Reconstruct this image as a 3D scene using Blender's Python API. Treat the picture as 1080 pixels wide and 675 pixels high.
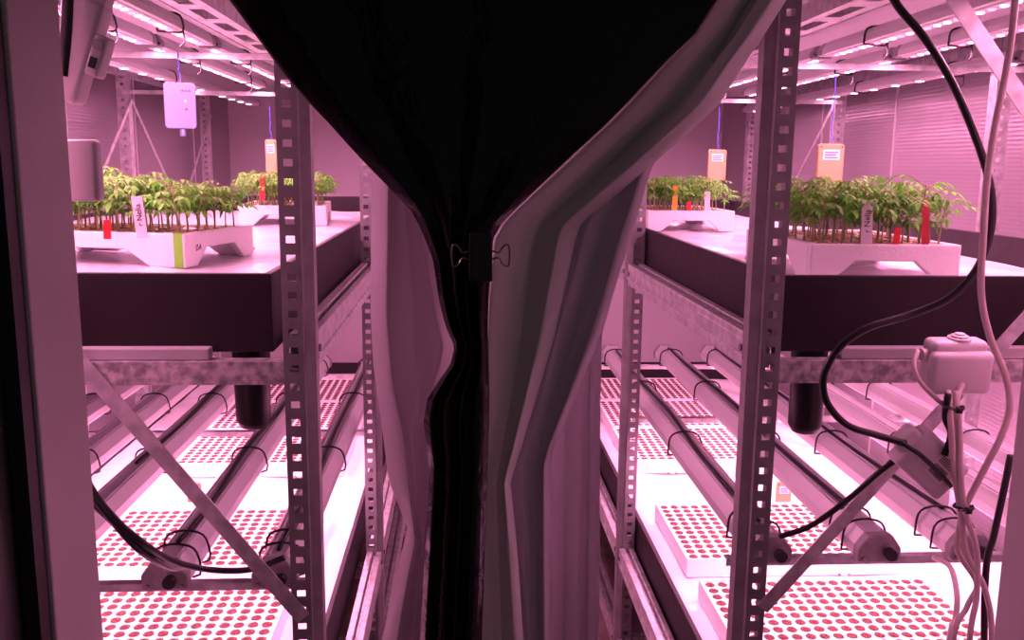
import bpy, math, random
from mathutils import Vector, Matrix
for o in list(bpy.data.objects): bpy.data.objects.remove(o)
S = bpy.context.scene; C = S.collection
random.seed(7)
# ------------------------------------------------------------------ camera, world, exposure
EYE = 1.43; F = 950.0
cd = bpy.data.cameras.new('camera'); cam = bpy.data.objects.new('camera', cd); C.objects.link(cam)
cd.sensor_width = 36; cd.lens = F / 1080 * 36; cd.clip_start = .02
R3 = (Matrix.Rotation(math.radians(-3.25), 3, 'Z') @ Matrix.Rotation(math.radians(90 - 9.72), 3, 'X')
      @ Matrix.Rotation(.0105, 3, 'Z'))
cam.matrix_world = Matrix.Translation((0, 0, EYE)) @ R3.to_4x4(); S.camera = cam
w = bpy.data.worlds.new('world'); S.world = w; w.use_nodes = True
w.node_tree.nodes['Background'].inputs[0].default_value = (1, .80, .85, 1)
w.node_tree.nodes['Background'].inputs[1].default_value = .052
S.view_settings.view_transform = 'Standard'; S.view_settings.look = 'None'
S.view_settings.exposure = 0; S.view_settings.gamma = 1; S.view_settings.use_curve_mapping = False
LED = (1, .32, .58)
UP_W, LOW_W = 7.6, 5.8          # watts of each upper / lower lamp

def P(u, v, Y):                  # where the line of sight of a photo pixel meets the plane y = Y
    d = R3 @ Vector(((u - 540) / F, -(v - 337.5) / F, -1)); t = Y / d.y
    return Vector((d.x * t, Y, EYE + d.z * t))
def PZ(u, v, Z):
    d = R3 @ Vector(((u - 540) / F, -(v - 337.5) / F, -1)); t = (Z - EYE) / d.z
    return Vector((d.x * t, d.y * t, Z))
# ------------------------------------------------------------------ materials
def mat(name, col, rough=.5, metal=0, emit=None, es=0, trans=0, bump=None, var=0, vscale=20, alpha=None, translucent=0, sheen=None, spec=.5):
    m = bpy.data.materials.new(name); m.use_nodes = True; nt = m.node_tree; b = nt.nodes['Principled BSDF']
    b.inputs['Base Color'].default_value = (*col, 1); b.inputs['Roughness'].default_value = rough
    b.inputs['Metallic'].default_value = metal; b.inputs['Transmission Weight'].default_value = trans
    b.inputs['Specular IOR Level'].default_value = spec
    if emit: b.inputs['Emission Color'].default_value = (*emit, 1); b.inputs['Emission Strength'].default_value = es
    tc = nt.nodes.new('ShaderNodeTexCoord')
    if var:
        n = nt.nodes.new('ShaderNodeTexNoise'); n.inputs['Scale'].default_value = vscale; n.inputs['Detail'].default_value = 5
        nt.links.new(tc.outputs['Object'], n.inputs['Vector'])
        r = nt.nodes.new('ShaderNodeValToRGB'); r.color_ramp.elements[0].position = .35; r.color_ramp.elements[1].position = .65
        r.color_ramp.elements[0].color = (*[c * (1 - var) for c in col], 1); r.color_ramp.elements[1].color = (*[min(1, c * (1 + var)) for c in col], 1)
        nt.links.new(n.outputs['Fac'], r.inputs['Fac']); nt.links.new(r.outputs['Color'], b.inputs['Base Color'])
    if bump:
        kind, sc, st = bump
        if kind == 'wave':
            n = nt.nodes.new('ShaderNodeTexWave'); n.bands_direction = 'Z'; n.inputs['Scale'].default_value = sc; n.inputs['Distortion'].default_value = .6
            n.inputs['Detail'].default_value = 1
        else:
            n = nt.nodes.new('ShaderNodeTexNoise'); n.inputs['Scale'].default_value = sc; n.inputs['Detail'].default_value = 4
            n.inputs['Distortion'].default_value = .8
        nt.links.new(tc.outputs['Object'], n.inputs['Vector'])
        bp = nt.nodes.new('ShaderNodeBump'); bp.inputs['Strength'].default_value = st; bp.inputs['Distance'].default_value = .01
        nt.links.new(n.outputs['Fac'], bp.inputs['Height']); nt.links.new(bp.outputs['Normal'], b.inputs['Normal'])
    if translucent:
        t = nt.nodes.new('ShaderNodeBsdfTranslucent'); t.inputs['Color'].default_value = (*col, 1)
        mx = nt.nodes.new('ShaderNodeMixShader'); mx.inputs[0].default_value = translucent
        nt.links.new(b.outputs[0], mx.inputs[1]); nt.links.new(t.outputs[0], mx.inputs[2])
        nt.links.new(mx.outputs[0], nt.nodes['Material Output'].inputs['Surface'])
    return m
M = {
 'galv': mat('galvanised_steel', (.50, .49, .50), .42, .55, var=.22, vscale=45),
 'galv_spangle': mat('spangled_zinc', (.46, .43, .44), .45, .5, var=.45, vscale=75),
 'post': mat('zinc_post', (.25, .24, .25), .45, .4, var=.12, vscale=30),
 'alu': mat('anodised_aluminium', (.66, .63, .66), .40, .35),
 'alu_cap': mat('grey_end_cap', (.33, .31, .32), .5, .2, var=.15, vscale=60),
 'white_board': mat('white_board', (.42, .40, .42), .5),
 'wall': mat('foil_wall', (.38, .33, .37), .24, .25, bump=('wave', 26, .07)),
 'backwall': mat('pale_wall_panel', (.80, .74, .78), .45, .1),
 'seam': mat('wall_seam', (.75, .72, .74), .3, .4),
 'floor': mat('concrete_floor', (.34, .24, .23), .6, var=.25, vscale=12),
 'frame': mat('painted_frame', (.50, .46, .47), .45, bump=('noise', 60, .05)),
 'door': mat('dark_door_paint', (.060, .068, .062), .4),
 'rubber': mat('black_rubber', (.012, .011, .012), .5),
 'bed': mat('black_liner_board', (.016, .010, .013), .55, bump=('noise', 18, .15), spec=.25),
 'film': mat('white_film', (.82, .80, .82), .16, bump=('noise', 14, .28)),
 'foam': mat('white_foam', (.86, .83, .84), .65, bump=('noise', 160, .12)),
 'plug': mat('red_brown_substrate', (.13, .038, .028), .85, var=.6, vscale=220),
 'peat': mat('tan_substrate', (.62, .36, .26), .8, var=.3, vscale=150),
 'leaf': mat('seedling_leaf', (.13, .39, .04), .6, var=.3, vscale=35, translucent=.3, spec=.25),
 'leaf2': mat('pale_seedling_leaf', (.15, .52, .05), .6, var=.3, vscale=35, translucent=.3, spec=.25),
 'stem': mat('seedling_stem', (.30, .30, .12), .55),
 'black_film': mat('black_film', (.005, .004, .005), .20, bump=('noise', 16, .55), spec=.35),
 'grey_film': mat('white_backed_film', (.80, .81, .78), .36, bump=('noise', 8, .5), translucent=.26),
 'grey_film2': mat('folded_film', (.64, .61, .66), .38, bump=('noise', 7, .4), translucent=.22),
 'grey_film3': mat('thin_film', (.64, .60, .64), .36, bump=('noise', 8, .5), translucent=.48),
 'clear_film': mat('hazy_film', (.60, .56, .59), .30, bump=('noise', 9, .5), translucent=.42),
 'clip': mat('black_clip', (.012, .012, .012), .35),
 'wire': mat('clip_wire', (.30, .27, .28), .25, .9),
 'pvc': mat('white_pvc', (.66, .62, .64), .42),
 'cable_b': mat('black_cable', (.012, .010, .011), .38),
 'cable_w': mat('beige_cable', (.62, .52, .50), .42),
 'red': mat('red_plastic', (.75, .015, .02), .4),
 'darkred': mat('dark_red_plastic', (.45, .02, .03), .45),
 'yellow': mat('yellow_plastic', (.85, .42, .03), .45),
 'greenp': mat('green_plastic', (.08, .30, .10), .45),
 'orange': mat('orange_plastic', (.42, .31, .14), .5),
 'paper': mat('paper_label', (.85, .82, .84), .6),
 'lilac': mat('white_plastic_case', (.17, .22, .34), .5),
 'ink': mat('dark_ink', (.05, .02, .03), .6),
 'pinkink': mat('red_ink', (.55, .10, .16), .6),
 'tape': mat('green_tape', (.22, .62, .05), .5),
 'blue': mat('blue_string', (.08, .09, .60), .6),
 'led_w': mat('lit_led_white', (1, .8, .9), .5, emit=(1, .42, .66), es=9),
 'led_r': mat('lit_led_red', (1, .1, .2), .5, emit=(1, .08, .20), es=9),
 'pcb': mat('led_strip_board', (.85, .75, .8), .5),
}
# ------------------------------------------------------------------ mesh helpers
class MB:
    def __init__(s): s.v = []; s.f = []
    def add(s, vs, fs):
        n = len(s.v); s.v += [tuple(v) for v in vs]; s.f += [tuple(i + n for i in f) for f in fs]; return s
    def box(s, a, b):
        x0, x1 = sorted((a[0], b[0])); y0, y1 = sorted((a[1], b[1])); z0, z1 = sorted((a[2], b[2]))
        return s.add([(x0,y0,z0),(x1,y0,z0),(x1,y1,z0),(x0,y1,z0),(x0,y0,z1),(x1,y0,z1),(x1,y1,z1),(x0,y1,z1)],
              [(0,3,2,1),(4,5,6,7),(0,1,5,4),(1,2,6,5),(2,3,7,6),(3,0,4,7)])
    def prism(s, pts, y0, y1):                     # polygon in x,z swept along y
        n = len(pts); vs = [(x, y0, z) for x, z in pts] + [(x, y1, z) for x, z in pts]
        return s.add(vs, [tuple(range(n)), tuple(range(2*n-1, n-1, -1))] + [(i, i+n, (i+1) % n + n, (i+1) % n) for i in range(n)])
    def prismx(s, pts, x0, x1):                    # polygon in y,z swept along x
        n = len(pts); vs = [(x0, y, z) for y, z in pts] + [(x1, y, z) for y, z in pts]
        return s.add(vs, [tuple(range(n)), tuple(range(2*n-1, n-1, -1))] + [(i, i+n, (i+1) % n + n, (i+1) % n) for i in range(n)])
    def bar(s, a, b, wv, t, n=(0, 1, 0)):          # flat bar from a to b
        a = Vector(a); b = Vector(b); d = (b - a).normalized(); n = Vector(n).normalized(); q = d.cross(n).normalized() * wv / 2; n = n * t / 2
        vs = [p + sx * q + sy * n for p in (a, b) for sx, sy in ((-1,-1),(1,-1),(1,1),(-1,1))]
        return s.add(vs, [(0,1,2,3),(7,6,5,4),(0,4,5,1),(1,5,6,2),(2,6,7,3),(3,7,4,0)])
    def tube(s, pts, r, seg=8, smooth=6, r1=None):
        pts = [Vector(p) for p in pts]
        if smooth and len(pts) > 2:
            q = [pts[0] * 2 - pts[1]] + pts + [pts[-1] * 2 - pts[-2]]; out = []
            for i in range(1, len(q) - 2):
                for k in range(smooth):
                    t = k / smooth; p0, p1, p2, p3 = q[i-1:i+3]
                    out.append(.5 * ((2*p1) + (p2-p0)*t + (2*p0-5*p1+4*p2-p3)*t*t + (3*p1-p0-3*p2+p3)*t**3))
            pts = out + [pts[-1]]
        n = len(pts); vs = []; up = None
        for i, p in enumerate(pts):
            d = (pts[min(i+1, n-1)] - pts[max(i-1, 0)]).normalized()
            if up is None: up = d.orthogonal().normalized()
            up = (up - d * up.dot(d)).normalized(); sd = d.cross(up)
            rr = r + ((r1 - r) * i / (n - 1) if r1 is not None else 0)
            for k in range(seg):
                a = 2 * math.pi * k / seg; vs.append(p + (up * math.cos(a) + sd * math.sin(a)) * rr)
        fs = [(i*seg+k, i*seg+(k+1) % seg, (i+1)*seg+(k+1) % seg, (i+1)*seg+k) for i in range(n-1) for k in range(seg)]
        fs += [tuple(range(seg))[::-1], tuple(range((n-1)*seg, n*seg))]
        return s.add(vs, fs)
    def lathe(s, prof, c=(0, 0, 0), seg=24, axis='z'):
        n = len(prof); vs = []
        for r, h in prof:
            for k in range(seg):
                a = 2 * math.pi * k / seg; x, y = r * math.cos(a), r * math.sin(a)
                p = (x, y, h) if axis == 'z' else ((x, h, y) if axis == 'y' else (h, x, y))
                vs.append((p[0]+c[0], p[1]+c[1], p[2]+c[2]))
        fs = [(i*seg+k, i*seg+(k+1) % seg, (i+1)*seg+(k+1) % seg, (i+1)*seg+k) for i in range(n-1) for k in range(seg)]
        fs += [tuple(range(seg))[::-1], tuple(range((n-1)*seg, n*seg))]
        return s.add(vs, fs)
    def build(s, name, m, parent=None, smooth=False, bevel=0, solid=0, bseg=2):
        me = bpy.data.meshes.new(name); me.from_pydata(s.v, [], s.f); me.materials.append(m); me.update()
        o = bpy.data.objects.new(name, me); C.objects.link(o); o.parent = parent
        if smooth: me.polygons.foreach_set('use_smooth', [True] * len(me.polygons))
        if solid: md = o.modifiers.new('s', 'SOLIDIFY'); md.thickness = solid; md.offset = 0
        if bevel:
            md = o.modifiers.new('b', 'BEVEL'); md.width = bevel; md.segments = bseg; md.limit_method = 'ANGLE'; md.angle_limit = .6
        return o
def tag(o, label, cat, group=None):
    o['label'] = label; o['category'] = cat
    if group: o['group'] = group
    return o
def thing(name, label, cat, loc=(0, 0, 0), rz=0, group=None, rot=None):
    o = bpy.data.objects.new(name, None); C.objects.link(o); o.location = loc
    o.rotation_euler = rot if rot else (0, 0, rz); o.empty_display_size = .05
    return tag(o, label, cat, group)
def struct(o): o['kind'] = 'structure'; return o
def dup(root, loc, rz=0, label=None, group=None, scale=None):
    r = root.copy(); C.objects.link(r); r.location = loc; r.rotation_euler = (0, 0, rz)
    if label: r['label'] = label
    if group: r['group'] = group
    if scale: r.scale = scale
    for ch in list(root.children):
        c = ch.copy(); C.objects.link(c); c.parent = r
        for g in ch.children:
            d = g.copy(); C.objects.link(d); d.parent = c
    return r
def Z(h): return EYE + h
def text(body, size, parent, m, loc, rot=(math.pi/2, 0, 0), name='lettering'):
    cu = bpy.data.curves.new(name, 'FONT'); cu.body = body; cu.size = size; cu.extrude = .0002; cu.align_x = 'CENTER'; cu.align_y = 'CENTER'
    t = bpy.data.objects.new(name, cu); C.objects.link(t)
    bpy.context.view_layer.update()
    me = bpy.data.meshes.new_from_object(t.evaluated_get(bpy.context.evaluated_depsgraph_get()))
    bpy.data.objects.remove(t); me.materials.clear(); me.materials.append(m)
    o = bpy.data.objects.new(name, me); C.objects.link(o); o.parent = parent; o.location = loc; o.rotation_euler = rot
    return o
# ------------------------------------------------------------------ setting
XL, XR, YB, CE = -1.32, 1.52, 5.3, 2.35
struct(MB().box((-2.2, -.6, -.1), (2.4, YB + .1, 0)).build('floor', M['floor']))
struct(MB().box((XL - .1, 1.0, CE), (XR + .1, YB + .1, CE + .1)).build('ceiling', M['backwall']))
struct(MB().box((XL - .1, 1.0, 0), (XL, YB, CE)).build('wall_left', M['wall']))
struct(MB().box((XR, 1.0, 0), (XR + .1, YB, CE)).build('wall_right', M['wall']))
struct(MB().box((XL - .1, YB, 0), (XR + .1, YB + .1, CE)).build('wall_back', M['backwall']))
JL, JR = P(86, 337, 1.0).x, P(1083, 337, 1.0).x
for nm, a, b in (('wall_front', XL - .1, JL - .05), ('wall_front', JR + .05, XR + .1)):
    struct(MB().box((a, .90, 0), (b, .99, CE)).build(nm, M['frame']))
struct(MB().box((JL - .05, .90, 1.98), (JR + .05, .99, CE)).build('wall_front', M['frame']))
struct(MB().box((JL - .05, .885, 0), (JL, 1.0, 2.02)).build('trim_1', M['frame'], bevel=.003))
struct(MB().box((JR, .885, 0), (JR + .05, 1.0, 2.02)).build('trim_2', M['frame'], bevel=.003))
struct(MB().box((JL, .885, 1.96), (JR, 1.0, 2.02)).build('trim_3', M['frame'], bevel=.003))
# vertical sheet joints on the foil clad walls
for k, y in enumerate((1.9, 2.55, 3.15, 3.8, 4.6)):
    struct(MB().box((XL, y, 0), (XL + .004, y + .006, CE)).build('trim_%d' % (4 + k), M['seam']))
    struct(MB().box((XR - .004, y, 0), (XR, y + .006, CE)).build('trim_%d' % (9 + k), M['seam']))
# open door leaf at the left, edge-on to us
d = struct(MB().box((JL - .075, .22, .02), (JL - .022, .872, 1.97)).build('door_1', M['door'], bevel=.004))
MB().box((JL - .02, .862, .02), (JL - .004, .884, 1.97)).build('door_seal', M['rubber'], d)
g0 = P(4, 545, .80); g1 = P(12, 668, .80)
hp = MB().box((JL - .022, .70, .93), (JL - .012, .815, 1.10)).build('handle_plate', M['door'], d, bevel=.006)
MB().box((JL - .012, .72, .95), (JL - .009, .795, 1.08)).build('plate_inlay', M['rubber'], hp, bevel=.004)

# ------------------------------------------------------------------ racks
PITCH = .027
def post_mb(x0, x1, y, z0, z1, aisle, sgn=1):
    """perforated upright: punched face towards the camera, side webs, and a recessed strip on the aisle side (+1 right, -1 left)"""
    b = MB(); wF = .030; t = .002; dp = .036
    if aisle > 0: f0, f1, s0, s1 = x0, x0 + wF, x0 + wF, x1
    elif aisle < 0: f0, f1, s0, s1 = x1 - wF, x1, x0, x1 - wF
    else: f0, f1, s0, s1 = x0, x1, 0, 0
    hc = (f0 + f1) / 2; hw = .0066; hh = .0052
    b.box((f0, y, z0), (hc - hw, y + t, z1)); b.box((hc + hw, y, z0), (f1, y + t, z1))
    n = int((z1 - z0) / PITCH)
    for i in range(n + 1):
        za = z0 + i * PITCH + (hh if i else 0); zb = z0 + (i + 1) * PITCH - hh
        if i == 0: za = z0
        if i == n: zb = z1
        if zb > za: b.box((hc - hw, y, za), (hc + hw, y + t, zb))
    b.box((f0, y + t, z0), (f0 + t, y + dp, z1)); b.box((f1 - t, y + t, z0), (f1, y + dp, z1))
    if aisle:
        # slanted flange which looks towards the aisle
        xa, xb = (f1 + .001, s1) if aisle > 0 else (f0 - .001, s0)
        n = (xb - xa)
        b.add([(xa, y + .010, z0), (xb, y + .020, z0), (xb, y + .046, z0), (xb - n*.15, y + .046, z0), (xb - n*.15, y + .023, z0), (xa, y + .013, z0),
               (xa, y + .010, z1), (xb, y + .020, z1), (xb, y + .046, z1), (xb - n*.15, y + .046, z1), (xb - n*.15, y + .023, z1), (xa, y + .013, z1)],
              [(0, 1, 7, 6), (1, 2, 8, 7), (2, 3, 9, 8), (3, 4, 10, 9), (4, 5, 11, 10), (5, 0, 6, 11), (0, 5, 4, 1), (1, 4, 3, 2), (6, 7, 10, 11), (7, 8, 9, 10)])
    return b
YS = [1.30, 2.33, 3.36, 4.39]
BED_Y1 = {'up': 3.40, 'low': 4.02}
def rack(side):
    s = -1 if side == 'left' else 1
    if s < 0: xi0, xi1, xo0, xo1 = -.259, -.215, -1.225, -1.185
    else: xi0, xi1, xo0, xo1 = .434, .478, 1.385, 1.425
    t = thing('shelving_rack', 'galvanised steel rack of punched uprights standing %s of the hanging film curtain' % side, 'rack',
              ((xi0 + xo0) / 2, 2.8, 0))
    off = Vector((-(xi0 + xo0) / 2, -2.8, 0))
    def part(b, name, m, **k):
        o = b.build(name, m, t, **k); o.location = off; return o
    for y in YS:
        p = part(post_mb(xi0, xi1, y, 0, 2.05, -s), 'post', M['post'])
        q = part(post_mb(xo0, xo1, y, 0, 2.05, 0), 'post', M['galv'])
        f = MB().box((xi0 - .01, y - .01, 0), (xi1 + .01, y + .05, .006)).build('foot', M['galv'], p)
        f = MB().box((xo0 - .01, y - .01, 0), (xo1 + .01, y + .05, .006)).build('foot', M['galv'], q)
    a0, a1 = min(xi0, xi1), max(xi0, xi1)
    # side beams on the aisle and outer sides for both tiers, between the uprights
    for zt in (Z(-.250), Z(-1.040), .12):
        for i in range(3):
            y0, y1 = YS[i] + .038, YS[i+1] - .001
            c = (xi0 + xi1) / 2; e = .012
            b = MB().box((c - .020, y0, zt - .055), (c + .020, y1, zt - .012))
            b.box((c - .020, y0, zt - .012), (c - s * -.0 - .004, y1, zt)).box((c + .006, y0, zt - .012), (c + .020, y1, zt))
            b.box((c - .024, y0, zt - .040), (c + .024, y1, zt - .034))
            o = part(b, 'side_beam', M['galv'], bevel=.0015)
            for yy in (y0 + .015, y1 - .015):
                MB().lathe([(.006, 0), (.006, .004)], (c - s * .020 - (.004 if s > 0 else 0), yy, zt - .025), 8, 'x').build('bolt', M['wire'], o)
            c2 = (xo0 + xo1) / 2
            part(MB().box((c2 - .018, y0, zt - .055), (c2 + .018, y1, zt)), 'side_beam', M['galv'])
    xa, xb = (xo1, xi0) if s < 0 else (xi1, xo0)
    for zt in (Z(-.286), Z(-1.085), .12):
        for y in YS:
            b = MB().prismx([(y + .002, zt - .034), (y + .002, zt), (y + .032, zt), (y + .032, zt - .003), (y + .005, zt - .003), (y + .005, zt - .031), (y + .028, zt - .031), (y + .028, zt - .034)], xa, xb)
            part(b, 'cross_beam', M['galv_spangle'])
    # cross rails which carry the lamps
    for zt, ys in ((Z(-.727 if s < 0 else -.695), (1.505, 2.42, 3.10)), (Z(.247), (2.16, 3.3))):
        for y in ys:
            part(MB().prismx([(y, zt - .014), (y, zt), (y + .018, zt), (y + .018, zt - .003), (y + .003, zt - .003), (y + .003, zt - .014)], xa, xb), 'lamp_rail', M['galv'])
    # flat diagonal braces
    yb = 1.2965
    if s < 0:
        a, b_ = P(320, 652, yb), P(96, 395, yb)
        d = (b_ - a).normalized(); e = b_ + d * ((xo0 + .02 - b_.x) / d.x)
        part(MB().bar(a, e, .023, .003), 'diagonal_brace', M['galv'])
    else:
        a, b_ = P(804, 642, yb), P(1080, 338, yb)
        d = (b_ - a).normalized(); e = b_ + d * ((xo0 - b_.x) / d.x)
        part(MB().bar(a, e, .021, .003), 'diagonal_brace', M['galv'])
        a, b_ = P(1008, 0, yb), P(1082, 112, yb); d = (b_ - a).normalized()
        part(MB().bar(a - d * .2, a + d * ((xo0 - a.x) / d.x), .024, .003), 'diagonal_brace', M['galv'])
    xo = (xo0 + .0) if s < 0 else xo1
    xo = xo1 + .003 if s < 0 else xo0 - .003
    for i, ways in (((1, (1,)), (2, (0, 1))) if s < 0 else ((2, (0, 1)),)):
        y0, y1 = YS[i] + .02, YS[i+1] + .02
        for wy in ways:
            e = s * -.004 * wy; ya, yb_ = (y0, y1) if wy == 0 else (y1, y0)
            part(MB().bar((xo + e, ya, Z(.22)), (xo + e, yb_, Z(-.62)), .016, .003, (1, 0, 0)), 'diagonal_brace', M['galv'])
    # slotted rail and pale shelf board over the upper lamps
    part(MB().box((xa + .004, 1.34, Z(.335)), (xb - .004, 4.36, Z(.347))), 'shelf_board', M['white_board'])
    xs = -.475 if s < 0 else .667
    b = MB(); y = 1.34
    while y < 4.3:
        b.box((xs - .035, y, Z(.27)), (xs + .035, y + .05, Z(.273))); b.box((xs - .035, y + .05, Z(.27)), (xs - .014, y + .16, Z(.273)))
        b.box((xs + .014, y + .05, Z(.27)), (xs + .035, y + .16, Z(.273))); y += .16
    b.box((xs - .037, 1.34, Z(.268)), (xs - .035, y, Z(.30))).box((xs + .035, 1.34, Z(.268)), (xs + .037, y, Z(.30)))
    part(b, 'slotted_rail', M['galv'])
    for x in ((xi0 + xi1) / 2, (xo0 + xo1) / 2):
        for i in range(3):
            part(MB().box((x - .016, YS[i] + .038, Z(.30)), (x + .016, YS[i+1] - .001, Z(.335))), 'side_beam', M['galv'])
    return t
rack('left'); rack('right')

# ------------------------------------------------------------------ growing beds
BX = {'left': (-1.16, -.280), 'right': (.483, 1.365)}
def bed(side, tier):
    x0, x1 = BX[side]; x1 = 1.03 if (side, tier) == ('right', 'up') else x1; y0, y1 = 1.335, BED_Y1[tier]; zt = Z(-.160) if tier == 'up' else Z(-.955)
    h = .118; tk = .012
    words = {'up': 'upper shelf under the seedlings', 'low': 'lower shelf under the plug rafts'}[tier]
    t = thing('growing_bed', 'black sided bed with white film, %s rack, %s' % (side, words), 'growing bed', ((x0+x1)/2, (y0+y1)/2, zt - h))
    off = Vector((-(x0+x1)/2, -(y0+y1)/2, -(zt - h)))
    def part(b, name, m, **k):
        o = b.build(name, m, t, **k); o.location = off; return o
    part(MB().box((x0, y0, zt - h), (x1, y0 + tk, zt)), 'front_board', M['bed'], bevel=.002)
    for x in (x0, x1 - tk): part(MB().box((x, y0 + tk, zt - h), (x + tk, y1 - tk, zt + (.040 if x == x1 - tk and (side, tier) == ('right', 'up') else 0))), 'side_board', M['bed'], bevel=.002)
    part(MB().box((x0, y1 - tk, zt - h), (x1, y1, zt + (.042 if tier == 'up' else .07))), 'end_board', M['bed'], bevel=.002)
    part(MB().box((x0 + tk, y0 + tk, zt - h), (x1 - tk, y1 - tk, zt - .02)), 'base', M['bed'])
    # wrinkled film
    nx, ny = 60, 150; b = MB(); vs = []
    r = random.Random(side + tier)
    ph = [(r.uniform(8, 40), r.uniform(6, 30), r.uniform(0, 6), r.uniform(.0004, .0013)) for _ in range(9)]
    for j in range(ny + 1):
        for i in range(nx + 1):
            x = x0 + tk + (x1 - x0 - 2*tk) * i / nx; y = y0 + tk + (y1 - y0 - 2*tk) * j / ny
            z = zt - .012 + sum(a * math.sin(p * x + q * y + f) for p, q, f, a in ph)
            vs.append((x, y, min(z, zt - .004)))
    b.add(vs, [(j*(nx+1)+i, j*(nx+1)+i+1, (j+1)*(nx+1)+i+1, (j+1)*(nx+1)+i) for j in range(ny) for i in range(nx)])
    part(b, 'film_liner', M['film'], smooth=True)
    return t
for sd in ('left', 'right'):
    for tr in ('up', 'low'): bed(sd, tr)
    x0, x1 = BX[sd]
    # board lying between bed and front beam
    xa, xb = (x0, P(222, 376, 1.32).x) if sd == 'left' else (P(884, 384, 1.32).x, x1)
    tag(MB().box((xa, 1.312, Z(-.2855)), (xb, 1.334, Z(-.268))).build('packing_strip', M['white_board'], bevel=.002),
        'pale packing strip on the spangled front beam of the %s rack' % sd, 'board')

# ------------------------------------------------------------------ lamps
bead_me = {}
def lamp(x, y0, y1, z, label, group, beads=None, watts=5, wd=.033, ties=(), light=True):
    t = thing('grow_lamp', label, 'lamp', (x, (y0+y1)/2, z), 0, group)
    L = (y1 - y0) / 2; k = wd / .033
    sec = [(-wd*.9, .004), (-wd, .008*k), (-wd, .026*k), (-wd*.62, .044*k), (-wd*.55, .047*k), (wd*.55, .047*k), (wd*.62, .044*k), (wd, .026*k), (wd, .008*k), (wd*.9, .004)]
    hs = MB().prism(sec, -L + .02, L - .02).build('housing', M['alu'], t, bevel=.0008)
    for q in (-.40, .40): MB().box((wd*(q-.05), -L + .03, .0462*k), (wd*(q+.05), L - .03, .0500*k)).build('top_fin', M['alu'], hs)
    for sg in (-1, 1):
        sc = [(a*1.1, b*1.08 - .002) for a, b in sec]
        ya, yb = (-L, -L + .022) if sg < 0 else (L - .022, L)
        e = MB().prism(sc, ya, yb).build('end_cap', M['alu_cap'], t, bevel=.003)
        MB().lathe([(.010*k, 0), (.010*k, .012), (.006, .02)], (.012*k, (-L - .020) if sg < 0 else L, .022*k), 12, 'y').build('cable_gland', M['rubber'], e)
        if sg < 0:
            for q in (-.8, .8): MB().lathe([(.004, 0), (.004, .004)], (wd*q, -L - .004, .010), 8, 'y').build('screw', M['wire'], e)
    MB().box((-wd*.6, -L + .025, .0015), (wd*.6, L - .025, .004)).build('led_board', M['pcb'], t)
    if beads:
        pitch, rad, alt = beads; y = -L + .04; n = 0
        while y < L - .03:
            red = alt and n % 3 == 2; key = ('led', red, rad)
            if key not in bead_me:
                o = MB().lathe([(rad*.5, 0), (rad, .001), (rad, .0035)], (0, 0, -.0015), 8).build('led', M['led_r' if red else 'led_w'], t); bead_me[key] = o.data
            else: o = bpy.data.objects.new('led', bead_me[key]); C.objects.link(o); o.parent = t
            o.location = (0, y, 0); y += pitch; n += 1
    for q in ties:
        yy = q - (y0+y1)/2; a, b = wd*1.14, .052*k
        MB().tube([(-a, yy, 0), (-a*.9, yy, b*.75), (-a*.4, yy, b), (a*.4, yy, b), (a*.9, yy, b*.75), (a, yy, 0), (0, yy, -.002), (-a, yy, 0)], .0022, 6, 3).build('cable_tie', M['cable_b'], t)
        if z > EYE: MB().tube([(a, yy, 0), (a + .002, yy, -.02), (a - .006, yy - .004, -.03)], .002, 6, 3).build('cable_tie', M['cable_b'], t)
    if light:
        ld = bpy.data.lights.new('led_light', 'AREA'); ld.shape = 'RECTANGLE'; ld.size = .03; ld.size_y = 2*L - .06; ld.energy = watts; ld.color = LED
        lo = bpy.data.objects.new('led_light', ld); C.objects.link(lo); lo.parent = t; lo.location = (0, 0, -.006)
    return t
ordw = ['nearest the aisle', 'second from the aisle', 'third from the aisle', 'fourth from the aisle', 'against the outer wall']
LOWX = {'left': (-.322, -.508, -.735, -.90, -1.07), 'right': (.547, .745, .915, 1.10, 1.28)}
LZ = {'left': -.727, 'right': -.695}
for sd in ('left', 'right'):
    for i, x in enumerate(LOWX[sd]):
        lamp(x, 1.475, 3.22, Z(LZ[sd]), 'grey aluminium lamp bar over the lower bed of the %s rack, %s' % (sd, ordw[i]),
             'lamp bars over the lower beds', None, LOW_W, .036, (1.54, 1.6, 2.1, 2.62, 3.1))
UPX = {'left': (-.577, -.707, -.944), 'right': (.855, 1.035, 1.345)}
for sd in ('left', 'right'):
    for i, x in enumerate(UPX[sd]):
        far = i == 2
        for (ya, yb, wn) in ((1.06, 2.14, 'near the doorway'), (2.17, 3.30, 'farther from the doorway')):
            yy = (ya, yb) if not far else (max(ya, 1.36), yb + (.0 if ya < 2 else 1.0))
            nm = ('lamp bar with spaced round spots' if far else 'bright beaded lamp bar, %s' % ('aisle side' if i == 0 else 'wall side'))
            lamp(x, *yy, Z(.256), '%s, top of the %s rack, %s' % (nm, sd, wn), 'lit lamp bars above the seedlings',
                 (.034, .0066, True) if not far else (.15, .012, False), UP_W * (yb - ya) * (.4 if far else 1), .022, (ya + .3, yb - .25))

for sd, x in (('left', -.577), ('right', .855)):  # unseen bars added in the last bay to brighten the back wall
    lamp(x, 3.36, 4.36, Z(.256), 'added beaded lamp bar brightening the back wall, last bay of the %s rack, unseen behind the film curtain' % sd, 'lit lamp bars above the seedlings',
         (.034, .0066, True), UP_W * 1.6, .022, (3.6, 4.1))
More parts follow.
